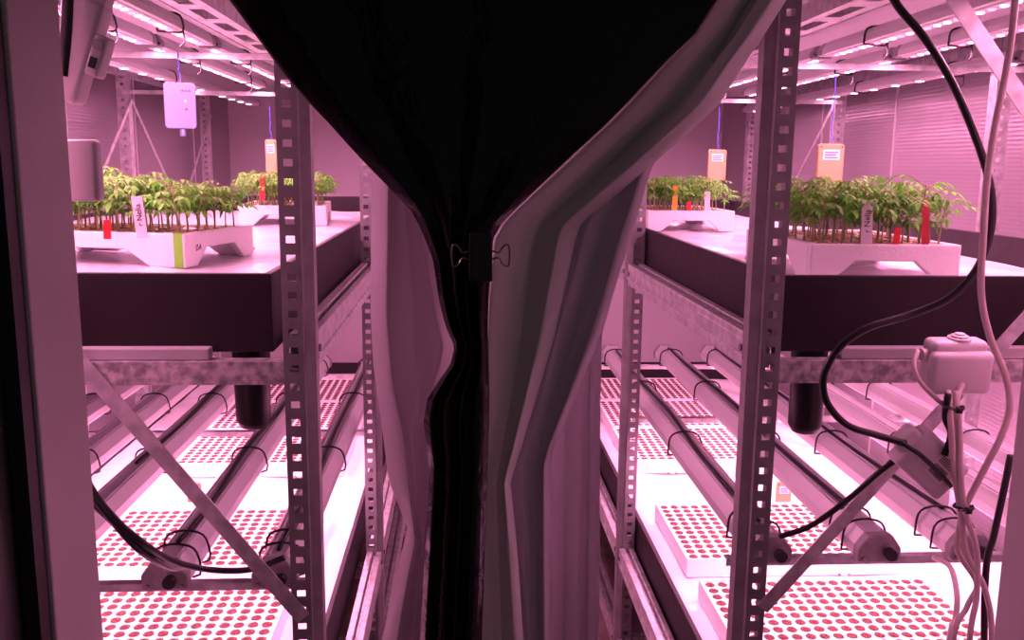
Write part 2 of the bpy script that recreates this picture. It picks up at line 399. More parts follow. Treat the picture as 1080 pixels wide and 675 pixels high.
# ------------------------------------------------------------------ rafts of substrate plugs on the lower beds
RW, RD, RH = .520, .360, .045; NC, NR = 18, 12
def raft_body():
    b = MB(); t = .006
    # slab with a raised rim
    b.box((0, 0, .004), (RW, RD, RH - .003))
    b.box((0, 0, RH - .003), (RW, .006, RH)); b.box((0, RD - .006, RH - .003), (RW, RD, RH))
    b.box((0, .006, RH - .003), (.006, RD - .006, RH)); b.box((RW - .006, .006, RH - .003), (RW, RD - .006, RH))
    for x0, x1 in ((0, .12), (.15, .37), (.40, RW)): b.box((x0, 0, 0), (x1, RD, .004))
    for x in (.135, .385):
        b.lathe([(.013, 0), (.013, .002)], (x, -.001, .010), 14, 'y')
    for y in (.09, .27):
        b.lathe([(.005, 0), (.005, .002)], (-.001, y, .018), 10, 'x')
        b.lathe([(.005, 0), (.005, .002)], (RW - .001, y, .018), 10, 'x')
    return b
body_me = None; plug_me = []
def plug_mb(seed, b=None, c=(0, 0, 0)):
    r = random.Random(seed); b = b or MB(); seg = 12; R0 = .0110
    vs = []; 
    for rr, h in ((1, 0), (.95, .0012), (.6, .0022), (0.25, .0026)):
        for k in range(seg):
            a = 2*math.pi*k/seg; q = R0 * rr * r.uniform(.9, 1.06)
            vs.append((c[0] + q*math.cos(a), c[1] + q*math.sin(a), c[2] + h + r.uniform(-.0005, .0009) * (rr < 1)))
    fs = [(i*seg+k, i*seg+(k+1) % seg, (i+1)*seg+(k+1) % seg, (i+1)*seg+k) for i in range(3) for k in range(seg)] + [tuple(range(3*seg, 4*seg))]
    b.add(vs, fs); return b
for i in range(6):
    o = plug_mb(i).build('substrate_plug', M['plug']); plug_me.append(o.data); bpy.data.objects.remove(o)
def cell(i, j): return (.020 + (RW - .040) * i / (NC - 1) , .022 + (RD - .044) * j / (NR - 1), RH - .003)
stuff_me = {}
def raft(x, y, label, group, rz=0, near=None):
    global body_me
    t = thing('plug_raft', label, 'seed raft', (x, y, Z(-.9645)), rz, group)
    if body_me is None: o = raft_body().build('foam_body', M['foam'], t); body_me = o.data
    else: o = bpy.data.objects.new('foam_body', body_me); C.objects.link(o); o.parent = t
    rest = MB(); k = 0
    for j in range(NR):
        for i in range(NC):
            c = cell(i, j)
            if near is not None and near(i, j) and k < 100:
                p = bpy.data.objects.new('substrate_plug', plug_me[(i*7 + j*5) % 6]); C.objects.link(p); p.parent = t; p.location = c
                p.rotation_euler = (0, 0, (i*13 + j*29) % 6); k += 1
            else: plug_mb(i*31 + j, rest, c)
    key = 'near' + label if near else 'all'
    if key in stuff_me: o = bpy.data.objects.new('substrate_plugs', stuff_me[key]); C.objects.link(o); o.parent = t
    else: o = rest.build('substrate_plugs', M['plug'], t); stuff_me[key] = o.data
    o['kind'] = 'stuff'
rows = [(1.525, 'nearest the doorway'), (1.99, 'second from the doorway'), (2.725, 'third from the doorway'), (3.105, 'fourth from the doorway'), (3.485, 'farthest from the doorway')]
for sd, x in (('left', -.893), ('right', .537)):
    for k, (y, wn) in enumerate(rows):
        # 100 plugs of the two nearest rafts stand alone: the ones seen most clear of the lamps
        near = None
        if k == 0: near = (lambda i, j: j >= 4 and 3 <= i) if sd == 'left' else (lambda i, j: j >= 4 and i <= 15)
        if k == 1: near = (lambda i, j: i >= 5) if sd == 'left' else (lambda i, j: i <= 12)
        raft(x + (0, .0, .002, .004, .0)[k], y, 'white foam raft of red-brown plugs on the lower %s bed, %s' % (sd, wn), 'plug rafts on the lower beds', 0, near)

# ------------------------------------------------------------------ seedlings
def leaflet(b, base, d, up, L, W, droop):
    """a pointed, folded little leaf blade"""
    d = d.normalized(); sd = d.cross(up).normalized(); n = 5; vs = []
    for i in range(n + 1):
        t = i / n; w_ = W * math.sin(math.pi * min(1, t * .93 + .07)) ** .8 * (1 - .25*t)
        p = base + d * L * t + Vector((0, 0, -droop * t * t * L))
        vs += [p - sd * w_ + up * w_*.35, p, p + sd * w_ + up * w_*.35]
    fs = [q for i in range(n) for q in ((3*i, 3*i+1, 3*i+4, 3*i+3), (3*i+1, 3*i+2, 3*i+5, 3*i+4))]
    b.add(vs, fs)
def make_seedling(seed, H):
    r = random.Random(seed); t = thing('seedling', '', 'seedling')
    lean = Vector((r.uniform(-.010, .010), r.uniform(-.010, .010), 0))
    pts = [Vector((0, 0, 0)), lean*.2 + Vector((0, 0, H*.35)), lean*.6 + Vector((0, 0, H*.7)), lean + Vector((0, 0, H*.92))]
    st = MB().tube(pts, .0017, 6, 3, .0009); fo = MB()
    n = r.randint(8, 10)
    for k in range(n):
        a = k * 2.4 + r.uniform(-.4, .4); h = .40 + .58 * (k + 1) / n
        base = lean*h + Vector((0, 0, H*.92*min(1, h))); L = H * r.uniform(.40, .62) * (1.15 - .35*h)
        out = Vector((math.cos(a), math.sin(a), 0)); ris = r.uniform(.3, .85)
        mid = base + out * L*.55 + Vector((0, 0, L*ris*.55)); tip = base + out * L + Vector((0, 0, L*ris*.45))
        st.tube([base, mid, tip], .0008, 4, 2, .0005)
        up = Vector((0, 0, 1)); sdv = out.cross(up)
        lv = [(tip, out + Vector((0, 0, -.45)), 1.0)]
        for q, sc in ((.35, .6), (.62, .85), (.88, .85)):
            pb = base.lerp(mid, q/.55) if q < .55 else mid.lerp(tip, (q-.55)/.45)
            lv += [(pb, out*.6 + sdv + Vector((0, 0, -.2)), sc), (pb, out*.6 - sdv + Vector((0, 0, -.2)), sc)]
        for pb, dd, sc in lv: leaflet(fo, pb, dd, up, .018*sc*r.uniform(.8, 1.25), .0040*sc*r.uniform(.85, 1.2), r.uniform(.1, .6))
    st.build('stem', M['stem'], t, smooth=True); fo.build('foliage', M['leaf'] if seed % 3 else M['leaf2'], t, smooth=True)
    pg = MB().lathe([(.010, 0), (.0095, .003), (.004, .0045)], (0, 0, -.001), 10); pg.build('rooting_plug', M['peat'], t)
    return t
protos = [make_seedling(s, h) for s, h in ((1, .094), (2, .086), (3, .098), (4, .080), (5, .090), (6, .084), (7, .092))]
used = [False] * 7
TW, TD, TH = .240, .345, .056
def foam_tray_mb():
    b = MB(); t = .014
    def wall(L):
        return [(0, 0), (L*.16, 0), (L*.30, TH*.52), (L*.70, TH*.52), (L*.84, 0), (L, 0), (L, TH), (0, TH)]
    b.prism(wall(TW), 0, t); b.prism(wall(TW), TD - t, TD)
    wl = [(t + y*(TD-2*t)/TD, z) for y, z in wall(TD)]
    b.prismx(wl, 0, t); b.prismx(wl, TW - t, TW)
    b.box((t, t, TH*.55), (TW - t, TD - t, TH - .006))
    return b
def foam_tray(cx, cy, rz, label, where, hs=1.0, axis='y'):
    z = Z(-.1715)
    t = thing('foam_tray', label, 'plant tray', (cx, cy, z), rz)
    o = foam_tray_mb().build('foam_body', M['foam'], t, bevel=.0025); o.location = (-TW/2, -TD/2, 0)
    r = random.Random(int(cx*1000)); nx, ny = 7, 9; k = 0
    for j in range(ny):
        for i in range(nx):
            if r.random() < .05: continue
            lx = -TW/2 + .024 + (TW - .048)*i/(nx-1) + r.uniform(-.003, .003); ly = -TD/2 + .026 + (TD - .052)*j/(ny-1) + r.uniform(-.003, .003)
            p = Vector((cx + lx*math.cos(rz) - ly*math.sin(rz), cy + lx*math.sin(rz) + ly*math.cos(rz), z + TH - .005))
            q = r.randrange(7); f = (j/(ny-1)) if axis == 'y' else (i/(nx-1)); rw = 'front rows' if f < .3 else ('back rows' if f > .7 else 'middle rows'); lab = 'green tomato seedling, %s of the %s' % (rw, where); gp = 'seedlings in the %s of the %s' % (rw, where); sc = hs * r.uniform(.85, 1.08)
            if not used[q]:
                s = protos[q]; s.location = p; s.rotation_euler = (0, 0, r.uniform(0, 6.28)); s['label'] = lab; s['group'] = gp; s.scale = (sc, sc, sc); used[q] = True
            else: dup(protos[q], p, r.uniform(0, 6.28), lab, gp, (sc, sc, sc))
    return t
# near left: turned a little, long side to us
c1 = PZ(196, 283, Z(-.1715))
ct = foam_tray(c1.x - .138, c1.y + .158, math.radians(76), 'white foam tray with green tape on its corner, near left, crowded with seedlings', 'green-taped foam tray at the near left', axis='x')
pL = P(188, 262, 1.40)
foam_tray(-.515, 2.72, math.radians(6), 'white foam tray of seedlings at the far left beside a red stake', 'foam tray at the far left', hs=.92)
foam_tray(.668, 1.548, math.radians(-1), 'white foam tray with seedlings, white tag and red stakes, near right', 'foam tray at the near right')
foam_tray(.620, 2.60, math.radians(1), 'white foam tray with seedlings and yellow stake, far along the right bed', 'foam tray with the yellow stake', hs=.95)

# green tape wrapped over the near-left tray's visible corner (a part of that tray)
bx = Matrix.Rotation(math.radians(102), 4, 'Z')
tp = MB()
# local corner of the tray towards aisle and doorway: x=-TW/2, y=-TD/2
tp.box((-TW/2 - .0008, -TD/2 + .004, .0), (-TW/2 + .0002, -TD/2 + .020, TH + .0006))
tp.box((-TW/2 - .0008, -TD/2 + .004, TH + .0001), (-TW/2 + .016, -TD/2 + .020, TH + .0008))
tp.build('green_tape', M['tape'], ct)['label'] = 'bright green tape strip'
mk = MB()
for k, a in enumerate(((0, 0, .006, .002), (.006, .002, .004, .010), (.004, .010, -.001, .007), (-.001, .007, 0, 0), (.009, .001, .012, .010), (.012, .010, .014, .002))):
    mk.bar((-TW/2 + .035 + a[0], -TD/2 - .0004, .026 + a[1]), (-TW/2 + .035 + a[2], -TD/2 - .0004, .026 + a[3]), .0012, .0006)
mk.build('marker_scribble', M['ink'], ct)

# stakes and tags in the trays
def stake(u, v0, v1, Y, wpx, m, label, cat='plant stake', lean=0, txt=None, name='plant_stake'):
    a, b = P(u, v1, Y), P(u + lean, v0, Y); wd = wpx * Y / F
    t = thing(name, label, cat, (a.x, a.y, a.z - .006))
    h = b.z - a.z + .006; dx = b.x - a.x
    o = MB().add([(-wd*.5, -.0008, 0), (wd*.5, -.0008, 0), (wd*.5, .0008, 0), (-wd*.5, .0008, 0),
                  (dx - wd*.5, -.0008, h), (dx + wd*.5, -.0008, h), (dx + wd*.5, .0008, h), (dx - wd*.5, .0008, h)],
                 [(0,3,2,1),(4,5,6,7),(0,1,5,4),(1,2,6,5),(2,3,7,6),(3,0,4,7)]).build('blade', m, t)
    if txt: text(txt, wd*.75, t, M['ink'], (dx*.5, -.0012, h*.55), (math.pi/2, -math.pi/2 + (0 if not dx else math.atan2(dx, h)), 0), 'handwriting')
    return t
stake(150, 207, 247, 1.435, 11, M['paper'], 'white handwritten plant tag leaning in the near left tray', 'plant tag', -6, 'r Nelia', 'plant_tag')
stake(113, 232, 248, 1.43, 7.5, M['red'], 'short bright red stake in the near left tray')
stake(277, 184, 209, 2.56, 5, M['darkred'], 'red stake standing in the far left tray')
stake(257, 186, 207, 2.60, 3, M['greenp'], 'thin green stake in the far left tray')
stake(914, 211, 256, 1.380, 12, M['paper'], 'white handwritten tag upright in the near right tray', 'plant tag', 1, 'r Nelia', 'plant_tag')
stake(945, 240, 256, 1.380, 7, M['red'], 'short bright red stake beside the tag in the near right tray', lean=2)
stake(976, 211, 256, 1.380, 8.5, M['darkred'], 'tall dark red stake in the near right tray')
stake(711, 196, 219, 2.44, 5.5, M['yellow'], 'yellow stake in the far right tray', lean=2)
stake(727, 213, 220, 2.44, 4.5, M['red'], 'tiny red stake in the far right tray')
stake(746, 202, 220, 2.44, 6, M['paper'], 'white tag in the far right tray', 'plant tag', 0, None, 'plant_tag')
# small square frame bits lying on the film
for u, v, Y, a, sd in ((259, 261, 1.62, -.8, 'left'), (797, 271, 1.60, .7, 'right')):
    p = PZ(u, v, Z(-.166))
    tag(MB().bar((p.x - .022, p.y - .02, p.z), (p.x + .022, p.y + .02*(-1 if sd == 'left' else 1), p.z), .014, .008, (0, 0, 1)).build('foam_offcut', M['foam'], bevel=.001),
        'small foam offcut lying on the film of the upper %s bed' % sd, 'foam piece')

# ------------------------------------------------------------------ hanging data loggers
def logger(u, v0, v1, Y, wpx, m, label, vs, rz=0, kind='card', dep=.012):
    c = P(u, (v0+v1)/2, Y); h = (v1-v0)*Y/F; wd = wpx*Y/F
    t = thing('data_logger', label, 'data logger', (c.x, c.y, c.z - h/2), rz, None)
    b = MB().prism([(-wd/2, .005), (-wd/2+.005, 0), (wd/2-.005, 0), (wd/2, .005), (wd/2, h-.005), (wd/2-.005, h), (-wd/2+.005, h), (-wd/2, h-.005)], -dep/2, dep/2)
    b.build('case', m, t, bevel=.002)
    if kind == 'card':
        MB().box((-wd*.32, -dep/2 - .001, h*.62), (wd*.32, -dep/2, h*.86)).build('paper_label', M['paper'], t)
        b = MB()
        for k in range(3): b.box((-wd*.26, -dep/2 - .0016, h*(.66 + .06*k)), (wd*(.26 - .08*(k % 2)), -dep/2 - .001, h*(.69 + .06*k)))
        b.build('printing', M['pinkink'], t)
        b = MB()
        for x, z in ((-.4, .07), (.4, .07), (-.4, .93), (.4, .93)): b.lathe([(.002, 0), (.002, .002)], (wd*x, -dep/2 - .0015, h*z), 8, 'y')
        b.build('screw', M['ink'], t)
        MB().box((-wd*.12, -.004, -h*.07), (wd*.12, .004, 0)).build('sensor_tip', M['pvc'], t)
    elif kind == 'big':
        MB().box((-wd*.5 + .004, dep/2, .002), (-wd*.5 + .03, dep/2 + .02, h*.98)).build('back_plate', m, t, bevel=.002)
        b = MB()
        for k, x in enumerate((.02, .07, .12, .17, .22, .27, .32)): b.box((wd*x, -dep/2 - .0012, h*.80), (wd*(x+.03), -dep/2, h*(.83 + .02*(k % 2))))
        b.build('printing', M['ink'], t)
        MB().lathe([(.0025, 0), (.0025, .002)], (wd*.18, -dep/2 - .0015, h*.42), 10, 'y').build('indicator', M['red'], t)
        MB().lathe([(.003, 0), (.003, .002)], (wd*.16, -dep/2 - .0015, h*.6), 10, 'y').build('button', M['pvc'], t)
        MB().lathe([(.006, 0), (.007, .004), (.007, .02)], (wd*.05, 0, -.018), 12).build('sensor_tip', m, t, smooth=True)
    if vs is not None:
        top = P(u, vs, Y).z - c.z + h/2
        MB().tube([(0, 0, h - .004), (.004, 0, h + .015), (-.002, 0, h + .03), (.001, 0, (h + top)/2), (0, 0, top)], .0012, 6, 4).build('string', M['blue'], t)
    return t
logger(190, 89, 134, 2.158, 30, M['lilac'], 'white plastic logger box hanging on blue string above the near left tray', 55, .35, 'big', .022)
logger(286, 148, 184, 3.28, 11, M['orange'], 'pale orange logger card hanging beyond the front upright of the left rack', 112)
logger(875, 152, 196, 2.155, 28, M['orange'], 'orange logger card with paper label hanging on blue string over right trays', 76)
logger(756, 158, 190, 3.28, 19, M['orange'], 'orange edged logger card hanging over the far right tray', 113).children[0].data.materials[0] = M['orange']
logger(826, 506, 541, 2.40, 17, M['orange'], 'pale orange logger card hanging among the lower right lamp bars', None)
logger(205, 508, 530, 2.40, 15, M['orange'], 'pale orange logger card hanging among the lower left lamp bars', None)

# ------------------------------------------------------------------ drains under the upper beds
for u, v, Y, lab in ((268, 452, 1.385, 'black drain cup under the front of the upper left bed'), (848, 457, 1.385, 'black drain cup under the front of the upper right bed')):
    p = P(u, v, Y); top = Z(-.2785)
    t = thing('drain_cup', lab, 'drain', (p.x, p.y, p.z))
    h = top - p.z
    MB().lathe([(.008, 0), (.020, .004), (.0265, .016), (.0275, h*.7), (.0275, h*.72)], (0, 0, 0), 28).build('cup', M['cable_b'], t, smooth=True)
    MB().lathe([(.031, h*.70), (.031, h*.78), (.0285, h*.78), (.0285, h)], (0, 0, 0), 28).build('collar', M['rubber'], t, bevel=.001)

# ------------------------------------------------------------------ film curtains in the doorway
def cat(pts, t):                                   # Catmull-Rom over a list at parameter 0..1
    n = len(pts) - 1; x = t * n; i = min(int(x), n - 1); f = x - i
    g = lambda k: pts[max(0, min(n, k))]
    p0, p1, p2, p3 = g(i-1), g(i), g(i+1), g(i+2)
    return tuple(.3 * (.5 * (2*b + (c-a)*f + (2*a-5*b+4*c-d)*f*f + (3*b-a-3*c+d)*f**3)) + .7 * (b + (c-b)*f) for a, b, c, d in zip(p0, p1, p2, p3))
def lin(rows, v):
    for (v0, r0), (v1, r1) in zip(rows, rows[1:]):
        if v <= v1 or (v1, r1) == rows[-1]:
            f = (v - v0) / (v1 - v0); return [tuple(a + (b-a)*f for a, b in zip(p, q)) for p, q in zip(r0, r1)]
def sheet(rows, nu=48, nv=150, noise=0, seed=0, crease=0):
    r = random.Random(seed); v0, v1 = rows[0][0], rows[-1][0]; b = MB(); vs = []
    ph = [(r.uniform(2, 14), r.uniform(.004, .02), r.uniform(0, 6), r.uniform(.3, 1)) for _ in range(8)]
    cr = [(math.cos(a_), math.sin(a_), r.uniform(-.6, .6), r.choice((-1, 1)) * r.uniform(.4, 1)) for a_ in [r.uniform(0, 3.14) for _ in range(9)]]
    for j in range(nv + 1):
        s = j / nv; v = v0 + (v1 - v0) * (s ** 1.4); row = lin(rows, v)
        for i in range(nu + 1):
            u, D = cat(row, i / nu)
            for p, q, c0, am in cr: D += am * crease * abs(p * (i/nu - .5) + q * (v - 340) / 340 - c0)
            D += noise * sum(a * math.sin(p * i/nu * 2 + q * v + f) for p, q, f, a in ph)
            vs.append(P(u, v, D))
    b.add(vs, [(j*(nu+1)+i, j*(nu+1)+i+1, (j+1)*(nu+1)+i+1, (j+1)*(nu+1)+i) for j in range(nv) for i in range(nu)])
    return b
VB = 1380
def rows(cols, depths, base, vs):
    """cols: crease lines as [(v, u), ...]; returns rows of (u, D) at every v of vs"""
    def at(c, v):
        if v <= c[0][0]: return c[0][1] + (c[1][1] - c[0][1]) * (v - c[0][0]) / (c[1][0] - c[0][0]) if len(c) > 1 and v > -200 and c[0][0] > v and c[0][0] <= 0 else c[0][1]
        for (a, p), (b, q) in zip(c, c[1:]):
            if v <= b: return p + (q - p) * (v - a) / (b - a)
        return c[-1][1]
    return [(v, [(at(c, v), base + d) for c, d in zip(cols, depths)]) for v in vs]
VS = [-165, -60, 0, 35, 60, 85, 111, 130, 155, 175, 200, 222, 236, 252, 274, 290, 315, 335, 350, 365, 385, 400, 420, 445, 471, 490, 509, 535, 557, 572, 600, 640, 675, 760, 1000, VB]
mix = lambda a, b, f: [(v, p + (dict(b)[v] - p) * f) for v, p in a]
# black film: taut funnel down to the clip, then a hanging gathered tail
bl = [(-165, 118), (0, 242), (35, 268), (70, 294), (99, 317), (130, 347), (169, 382), (200, 413), (222, 434), (245, 446), (274, 457), (315, 463), (345, 470), (373, 484), (392, 470), (410, 457), (431, 445), (465, 449), (496, 453), (560, 449), (675, 443), (VB, 425)]
br = [(-165, 905), (0, 757), (35, 734), (70, 697), (99, 671), (130, 640), (169, 598), (200, 565), (222, 542), (245, 520), (274, 518), (315, 515), (345, 514), (373, 515), (392, 515), (410, 516), (431, 516), (465, 515), (496, 514), (560, 512), (675, 508), (VB, 505)]
fr = (0, .10, .22, .36, .47, .55, .66, .80, .91, 1)
cols = [[(a, p + (q - p) * f) for (a, p), (b, q) in zip(bl, br)] for f in fr]
bc = sheet(rows(cols, (.010, -.004, .003, -.006, .004, -.005, .004, -.005, .001, .010), 1.045, VS), 90, 220, .0005, 1).build('black_film_curtain', M['black_film'], smooth=True, solid=.0009)
tag(bc, 'glossy black plastic film curtain gathered by a clip and hanging in the doorway middle', 'curtain')
# grey-white film: three overlapping folds of one sheet
gc = thing('grey_film_curtain', 'grey-white plastic film curtain folded diagonally right of the black film', 'curtain', P(590, 337, 1.12) * 1.0)
gc.location.z = 0
def gpart(cols, dep, base, name, m, seed, noise=.0006):
    o = sheet(rows(cols, dep, base, VS), 90, 240, noise, seed, .005).build(name, m, gc, smooth=True, solid=.0008); o.location = -gc.location; return o
L0 = [(a, u - 8) for a, u in br]
R1 = [(-165, 930), (0, 829), (30, 810), (60, 790), (85, 774), (111, 757), (145, 720), (175, 686), (205, 650), (236, 613), (252, 607), (290, 599), (350, 586), (420, 565), (471, 550), (509, 538), (557, 543), (600, 547), (675, 552), (VB, 556)]
m1 = [(a, u + 2) for a, u in L0]
def blend(A, B, f):
    def at(c, v):
        for (a, p), (b, q) in zip(c, c[1:]):
            if v <= b: return p + (q - p) * (v - a) / (b - a)
        return c[-1][1]
    return [(v, at(A, v) * (1 - f) + at(B, v) * f) for v in VS]
gpart([blend(L0, R1, f) for f in (0, .12, .38, .55, .80, 1)], (.012, -.012, .004, .020, -.006, .008), 1.085, 'front_fold', M['grey_film'], 2)
R2 = [(-165, 860), (0, 800), (111, 735), (165, 693), (181, 685), (225, 673), (265, 660), (329, 641), (350, 634), (420, 606), (484, 579), (675, 579), (VB, 582)]
L2 = [(-165, 800), (0, 730), (175, 600), (236, 560), (350, 530), (509, 520), (675, 530), (VB, 530)]
gpart([blend(L2, R2, f) for f in (0, .3, .55, .75, .9, 1)], (0, .010, -.006, .008, -.004, .006), 1.122, 'middle_fold', M['grey_film2'], 3)
RR3 = [(-165, 850), (111, 720), (170, 682), (225, 668), (265, 657), (329, 642), (350, 635), (420, 633), (675, 632), (VB, 634)]
L3 = [(-165, 790), (175, 610), (350, 560), (675, 556), (VB, 556)]
gpart([blend(L3, RR3, f) for f in (0, .3, .5, .7, .84, .93, 1)], (0, .012, -.006, .006, -.008, .006, -.004), 1.152, 'rear_fold', M['grey_film3'], 4, .0012)
# hazy film at the left
K0 = [(-165, 394), (195, 392), (330, 391), (385, 394), (426, 400), (506, 410), (557, 430), (600, 420), (675, 403), (VB, 385)]
K1 = [(-165, 408), (195, 410), (330, 408), (400, 414), (471, 428), (509, 431), (572, 438), (610, 430), (675, 419), (VB, 405)]
K2 = [(-165, 425), (195, 425), (280, 432), (350, 436), (430, 440), (471, 434), (509, 437), (572, 445), (675, 434), (VB, 420)]
K3 = [(-165, 445), (235, 440), (330, 458), (370, 468), (430, 448), (496, 452), (572, 450), (675, 444), (VB, 440)]
K4 = [(-165, 480), (335, 482), (VB, 480)]
cl = rows([K0, K1, K2, K3, K4], (.012, -.016, .014, -.012, .010), 1.160, VS)
cc = sheet(cl, 90, 260, .0008, 5, .012).build('hazy_film_curtain', M['clear_film'], smooth=True, solid=.0008)
tag(cc, 'hazy pinkish plastic film curtain hanging left of the black film', 'curtain')
# binder clip
p = P(507, 271, 1.022)
bcl = thing('binder_clip', 'large black binder clip pinching the black film together', 'clip', (p.x, p.y, p.z - .028))
MB().prism([(-.0135, 0), (.0135, 0), (.013, .056), (-.013, .056)], -.008, .010).build('clip_body', M['clip'], bcl, bevel=.003)
for sg in (-1, 1):
    x = sg * .0132; q = .030
    pts = [(x, 0, q + .005), (x + sg*.007, -.002, q + .003), (x + sg*.012, -.003, q + .010), (x + sg*.018, -.004, q + .012), (x + sg*.0195, -.004, q),
           (x + sg*.018, -.004, q - .012), (x + sg*.012, -.003, q - .010), (x + sg*.007, -.002, q - .003), (x, 0, q - .005)]
    MB().tube(pts, .0010, 6, 4).build('wire_handle', M['wire'], bcl, smooth=True)

# ------------------------------------------------------------------ boxes and cables at the right
def rbox(sx, sy, sz, name, m, parent, loc=(0, 0, 0), bev=.008):
    o = MB().box((-sx/2, -sy/2, -sz/2), (sx/2, sy/2, sz/2)).build(name, m, parent, bevel=bev, bseg=4, smooth=True); o.location = loc; return o
def cable(pts, r, m, name, label, cat_='cable', parent=None, lab=True):
    o = MB().tube([P(*q) for q in pts], r, 10, 7).build(name, m, parent, smooth=True)
    if lab: tag(o, label, cat_)
    return o
p = P(1005, 382, 1.235)
jb = thing('junction_box', 'white plastic junction box with round grommet in front of the right upper bed', 'junction box', p, 0, None, (math.radians(6), 0, math.radians(2)))
rbox(.083, .035, .070, 'box_body', M['pvc'], jb); rbox(.094, .022, .064, 'box_lid', M['pvc'], jb, (0, -.018, -.010), .010)
MB().lathe([(.016, 0), (.016, .003), (.012, .004), (.012, .006), (.007, .007), (.007, .009), (.003, .010)], (.004, 0, .0345), 24).build('grommet', M['pvc'], jb)
MB().lathe([(.009, 0), (.009, .008)], (-.050, 0, .012), 16, 'x').build('grommet', M['pvc'], jb)
p = P(979, 487, 1.215)
sb = thing('adapter_box', 'tilted white plastic box with barcode label strapped to the diagonal brace', 'junction box', p, 0, None, (math.radians(4), math.radians(42), 0))
rbox(.092, .040, .068, 'box_body', M['pvc'], sb, bev=.009)
rbox(.026, .032, .040, 'box_neck', M['pvc'], sb, (-.050, 0, .002), .008)
lb = MB().box((-.008, -.0212, -.014), (.026, -.0202, .024)).build('paper_label', M['paper'], sb)
b = MB(); r = random.Random(4); x = -.004
while x < .022: w_ = r.uniform(.0006, .0016); b.box((x, -.0217, -.010), (x + w_, -.0212, .006)); x += w_ + .0012
for k in range(4): b.box((-.004, -.0217, .010 + k*.003), (.020 - .004*(k % 2), -.0212, .0112 + k*.003))
b.build('barcode', M['ink'], lb)
cable([(930, -30, 1.17), (946, 5, 1.17), (975, 40, 1.17), (1003, 85, 1.17), (1027, 140, 1.17), (1043, 190, 1.17), (1046, 235, 1.17), (1032, 280, 1.18), (1003, 313, 1.19), (960, 332, 1.2), (915, 346, 1.2),
       (885, 367, 1.2), (869, 396, 1.2), (872, 424, 1.2), (893, 448, 1.2), (925, 459, 1.2), (955, 468, 1.195)], .0052, M['cable_b'], 'black_cable',
      'thick black cable looping from the top right down to the tilted box')
cable([(950, 466, 1.190), (962, 474, 1.184), (972, 481, 1.183), (988, 496, 1.183), (1003, 513, 1.186)], .0034, M['cable_b'], 'strap_cord', 'thin black cord running over the tilted box')
cable([(946, 484, 1.25), (925, 500, 1.27), (900, 522, 1.28), (873, 543, 1.28), (850, 557, 1.28), (822, 566, 1.29)], .0046, M['cable_b'], 'black_cable', 'black cable drooping from the tilted box to the right rack upright')
cable([(1072, -30, 1.14), (1070, 10, 1.14), (1062, 70, 1.14), (1050, 130, 1.14), (1041, 190, 1.14), (1037, 250, 1.14), (1035, 310, 1.14), (1044, 355, 1.15), (1060, 395, 1.15), (1065, 430, 1.15), (1055, 462, 1.15), (1038, 495, 1.16), (1020, 530, 1.17), (1014, 545, 1.17)],
      .0045, M['cable_w'], 'beige_cable', 'beige cable hanging down the right edge past the junction box')
cable([(1000, 412, 1.2), (1003, 450, 1.18), (1006, 495, 1.175), (1013, 540, 1.17), (1020, 585, 1.17), (1040, 625, 1.16), (1046, 690, 1.15), (1040, 900, 1.15)], .0042, M['cable_w'], 'beige_cable', 'beige cable bundled below the junction box, right strand')
cable([(1008, 412, 1.2), (1012, 455, 1.18), (1013, 500, 1.168), (1018, 540, 1.162), (1030, 580, 1.165), (1030, 630, 1.16), (1022, 690, 1.15), (1020, 900, 1.15)], .0042, M['cable_w'], 'beige_cable', 'beige cable bundled below the junction box, middle strand')
cable([(1015, 405, 1.21), (1008, 430, 1.19), (1010, 500, 1.185), (1014, 540, 1.18), (1010, 580, 1.18), (1030, 615, 1.175), (1020, 640, 1.17), (1004, 690, 1.16), (1000, 900, 1.16)], .0040, M['cable_w'], 'beige_cable', 'beige cable bundled below the junction box, left strand')
cable([(985, 588, 1.46), (1002, 598, 1.40), (1009, 625, 1.32), (1008, 650, 1.3), (1000, 690, 1.28), (990, 900, 1.26)], .0045, M['cable_w'], 'beige_cable', 'beige cable curling down from the end of the right lamp bar')
cable([(968, 370, 1.235), (964, 385, 1.22), (970, 402, 1.21), (985, 418, 1.205), (1001, 432, 1.20)], .0035, M['cable_w'], 'beige_cable', 'short beige cable looping out of the junction box side')
cable([(1066, 480, 1.2), (1058, 520, 1.2), (1048, 565, 1.2), (1040, 600, 1.2), (1038, 690, 1.2), (1040, 900, 1.2)], .0050, M['cable_b'], 'black_cable', 'black cable hanging behind the beige bundle beside the door frame')
for u, v, Y, l in ((1006, 430, 1.185, 'black cable tie holding the beige bundle under the junction box'), (1016, 535, 1.168, 'black cable tie pinching the beige bundle below the tilted box')):
    c = P(u, v, Y); rr = .013
    b = MB().tube([(c.x + rr*math.cos(a*.785), c.y + rr*.9*math.sin(a*.785), c.z + .001*a % .003) for a in range(9)], .0022, 6, 3)
    b.box((c.x - .004, c.y - .016, c.z - .004), (c.x + .004, c.y - .010, c.z + .004)); b.tube([(c.x - .003, c.y - .014, c.z), (c.x - .018, c.y - .02, c.z + .004)], .0014, 6, 0)
    tag(b.build('cable_tie', M['cable_b'], smooth=True), l, 'cable tie')
# black clamp by the tilted box
cable([(1000, 415, 1.19), (997, 440, 1.19), (1003, 458, 1.19), (996, 480, 1.19)], .0048, M['cable_b'], 'black_cable', 'short black cable stub between the two white boxes')

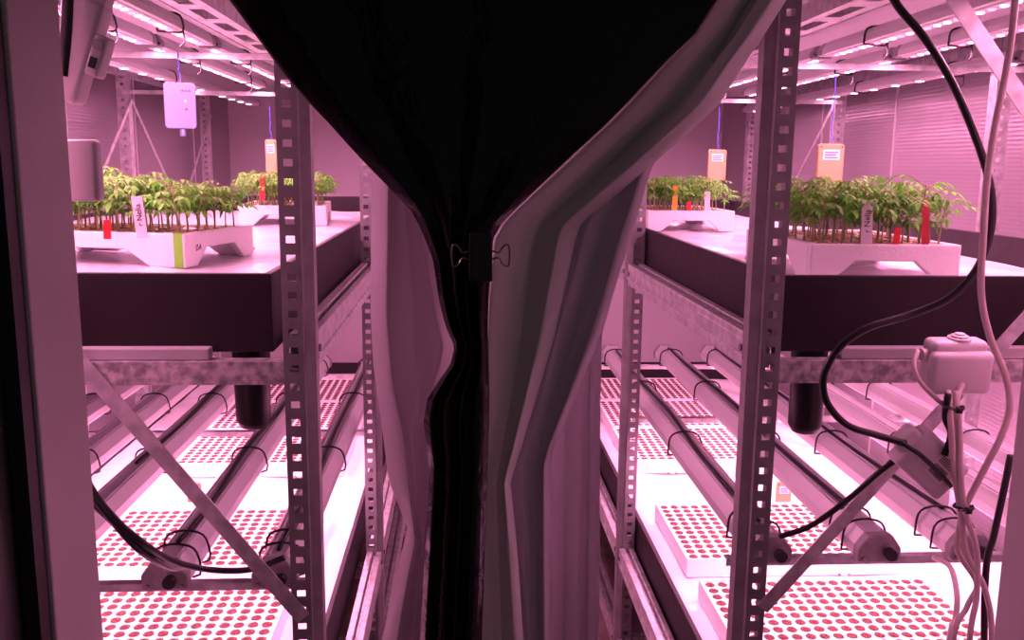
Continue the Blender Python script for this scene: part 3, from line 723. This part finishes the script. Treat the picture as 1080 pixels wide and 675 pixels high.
# ------------------------------------------------------------------ boxes and cables at the left
p = P(90, 46, 1.055)
tb = thing('socket_box', 'long white plastic connector box tilted at the top left behind the door frame', 'junction box', p, 0, None, (0, math.radians(20), math.radians(0)))
rbox(.036, .034, .115, 'box_body', M['pvc'], tb, (-.004, 0, -.010), .006); rbox(.026, .028, .03, 'box_cap', M['pvc'], tb, (0, 0, .056), .005)
rbox(.016, .026, .046, 'side_block', M['pvc'], tb, (.020, -.003, -.008), .004)
MB().lathe([(.006, 0), (.006, .002)], (.020, -.018, .004), 16, 'y').build('port', M['alu_cap'], tb)
MB().box((.016, -.018, -.022), (.023, -.0155, -.010)).build('switch', M['rubber'], tb)
p = P(86, 180, 1.045)
tag(rbox(.042, .022, .068, 'wall_plate', M['pvc'], None, p, .006), 'plain white plastic plate low behind the left door frame, over the near seedlings', 'plate')
cable([(72, -40, 1.04), (72, 0, 1.04), (70, 40, 1.04), (66, 80, 1.04)], .007, M['cable_b'], 'black_cable', 'thick black cable at the top left beside the door frame')
cable([(118, -40, 1.10), (113, 2, 1.09), (107, 16, 1.075)], .006, M['cable_b'], 'black_cable', 'black cable entering the tilted connector box at top left')
cable([(75, 470, 1.24), (98, 518, 1.24), (122, 548, 1.25), (150, 572, 1.27), (180, 591, 1.34), (215, 600, 1.40), (250, 602, 1.42), (275, 598, 1.42), (300, 588, 1.42)], .0052, M['cable_b'], 'black_cable', 'lower black cable sagging from the door frame to the left rack upright')
cable([(75, 496, 1.25), (98, 530, 1.25), (118, 550, 1.25), (146, 580, 1.27), (176, 598, 1.36), (190, 600, 1.44)], .0045, M['cable_b'], 'black_cable', 'black cable running from the door frame to the near lamp end at left')
cable([(75, 480, 1.23), (98, 524, 1.235), (125, 556, 1.25), (152, 577, 1.28), (172, 592, 1.36), (178, 604, 1.45)], .0040, M['cable_b'], 'black_cable', 'upper black cable of the bundle sagging from the left door frame')
# cables lying along the lamp bars
for x, pts, l in ((-.508, ((1.56, .0), (1.75, .008), (2.1, -.004), (2.5, .006), (3.0, 0)), 'black cable lying along the second lower lamp bar of the left rack'),
                  (-.322, ((1.52, .0), (1.9, .006), (2.3, .0), (2.7, .004), (3.1, 0)), 'black cable lying along the aisle-side lower lamp bar of the left rack'),
                  (-.735, ((2.0, .0), (2.3, .008), (2.7, -.004), (3.1, .006)), 'black cable lying along the third lower lamp bar of the left rack'),
                  (.547, ((1.52, .0), (1.9, -.008), (2.3, .004), (2.7, -.006), (3.1, 0)), 'black cable lying along the aisle-side lower lamp bar of the right rack'),
                  (.745, ((1.6, .0), (2.0, -.006), (2.4, .004), (2.8, -.004), (3.15, 0)), 'black cable lying along the second lower lamp bar of the right rack'),
                  (.915, ((1.6, .01), (2.0, -.006), (2.4, .004), (2.8, -.004), (3.15, 0)), 'black cable lying along the third lower lamp bar of the right rack')):
    tag(MB().tube([(x + dx, y, Z(-.727 if x < 0 else -.695) + .0545) for y, dx in pts], .0042, 8, 6).build('black_cable', M['cable_b'], smooth=True), l, 'cable')

# small tub on the floor at the far end of the aisle
p = PZ(412, 590, 0)
t = thing('floor_tub', 'small grey tub on the floor of the aisle by a far upright', 'tub', (p.x, p.y - .04, 0))
MB().add([(-.04, -.04, 0), (.04, -.04, 0), (.04, .04, 0), (-.04, .04, 0), (-.048, -.048, .075), (.048, -.048, .075), (.048, .048, .075), (-.048, .048, .075)],
         [(0,3,2,1),(4,5,6,7),(0,1,5,4),(1,2,6,5),(2,3,7,6),(3,0,4,7)]).build('tub_body', M['alu_cap'], t, bevel=.004)
MB().box((-.051, -.051, .075), (.051, .051, .083)).build('tub_rim', M['rubber'], t, bevel=.002)

# small white socket on the left wall beyond the lamps
p = P(152, 427, 3.70); x = XL
t = thing('wall_socket', 'small white socket unit on the left wall beyond the lower lamp bars', 'socket', (x, 3.70, p.z))
MB().box((0, -.055, -.04), (.05, .055, .04)).build('socket_body', M['pvc'], t, bevel=.004)
MB().box((.0500, -.040, -.02), (.0515, -.005, .02)).build('socket_recess', M['rubber'], t)
MB().box((.010, -.0565, -.02), (.034, -.055, .02)).build('socket_window', M['alu_cap'], t)
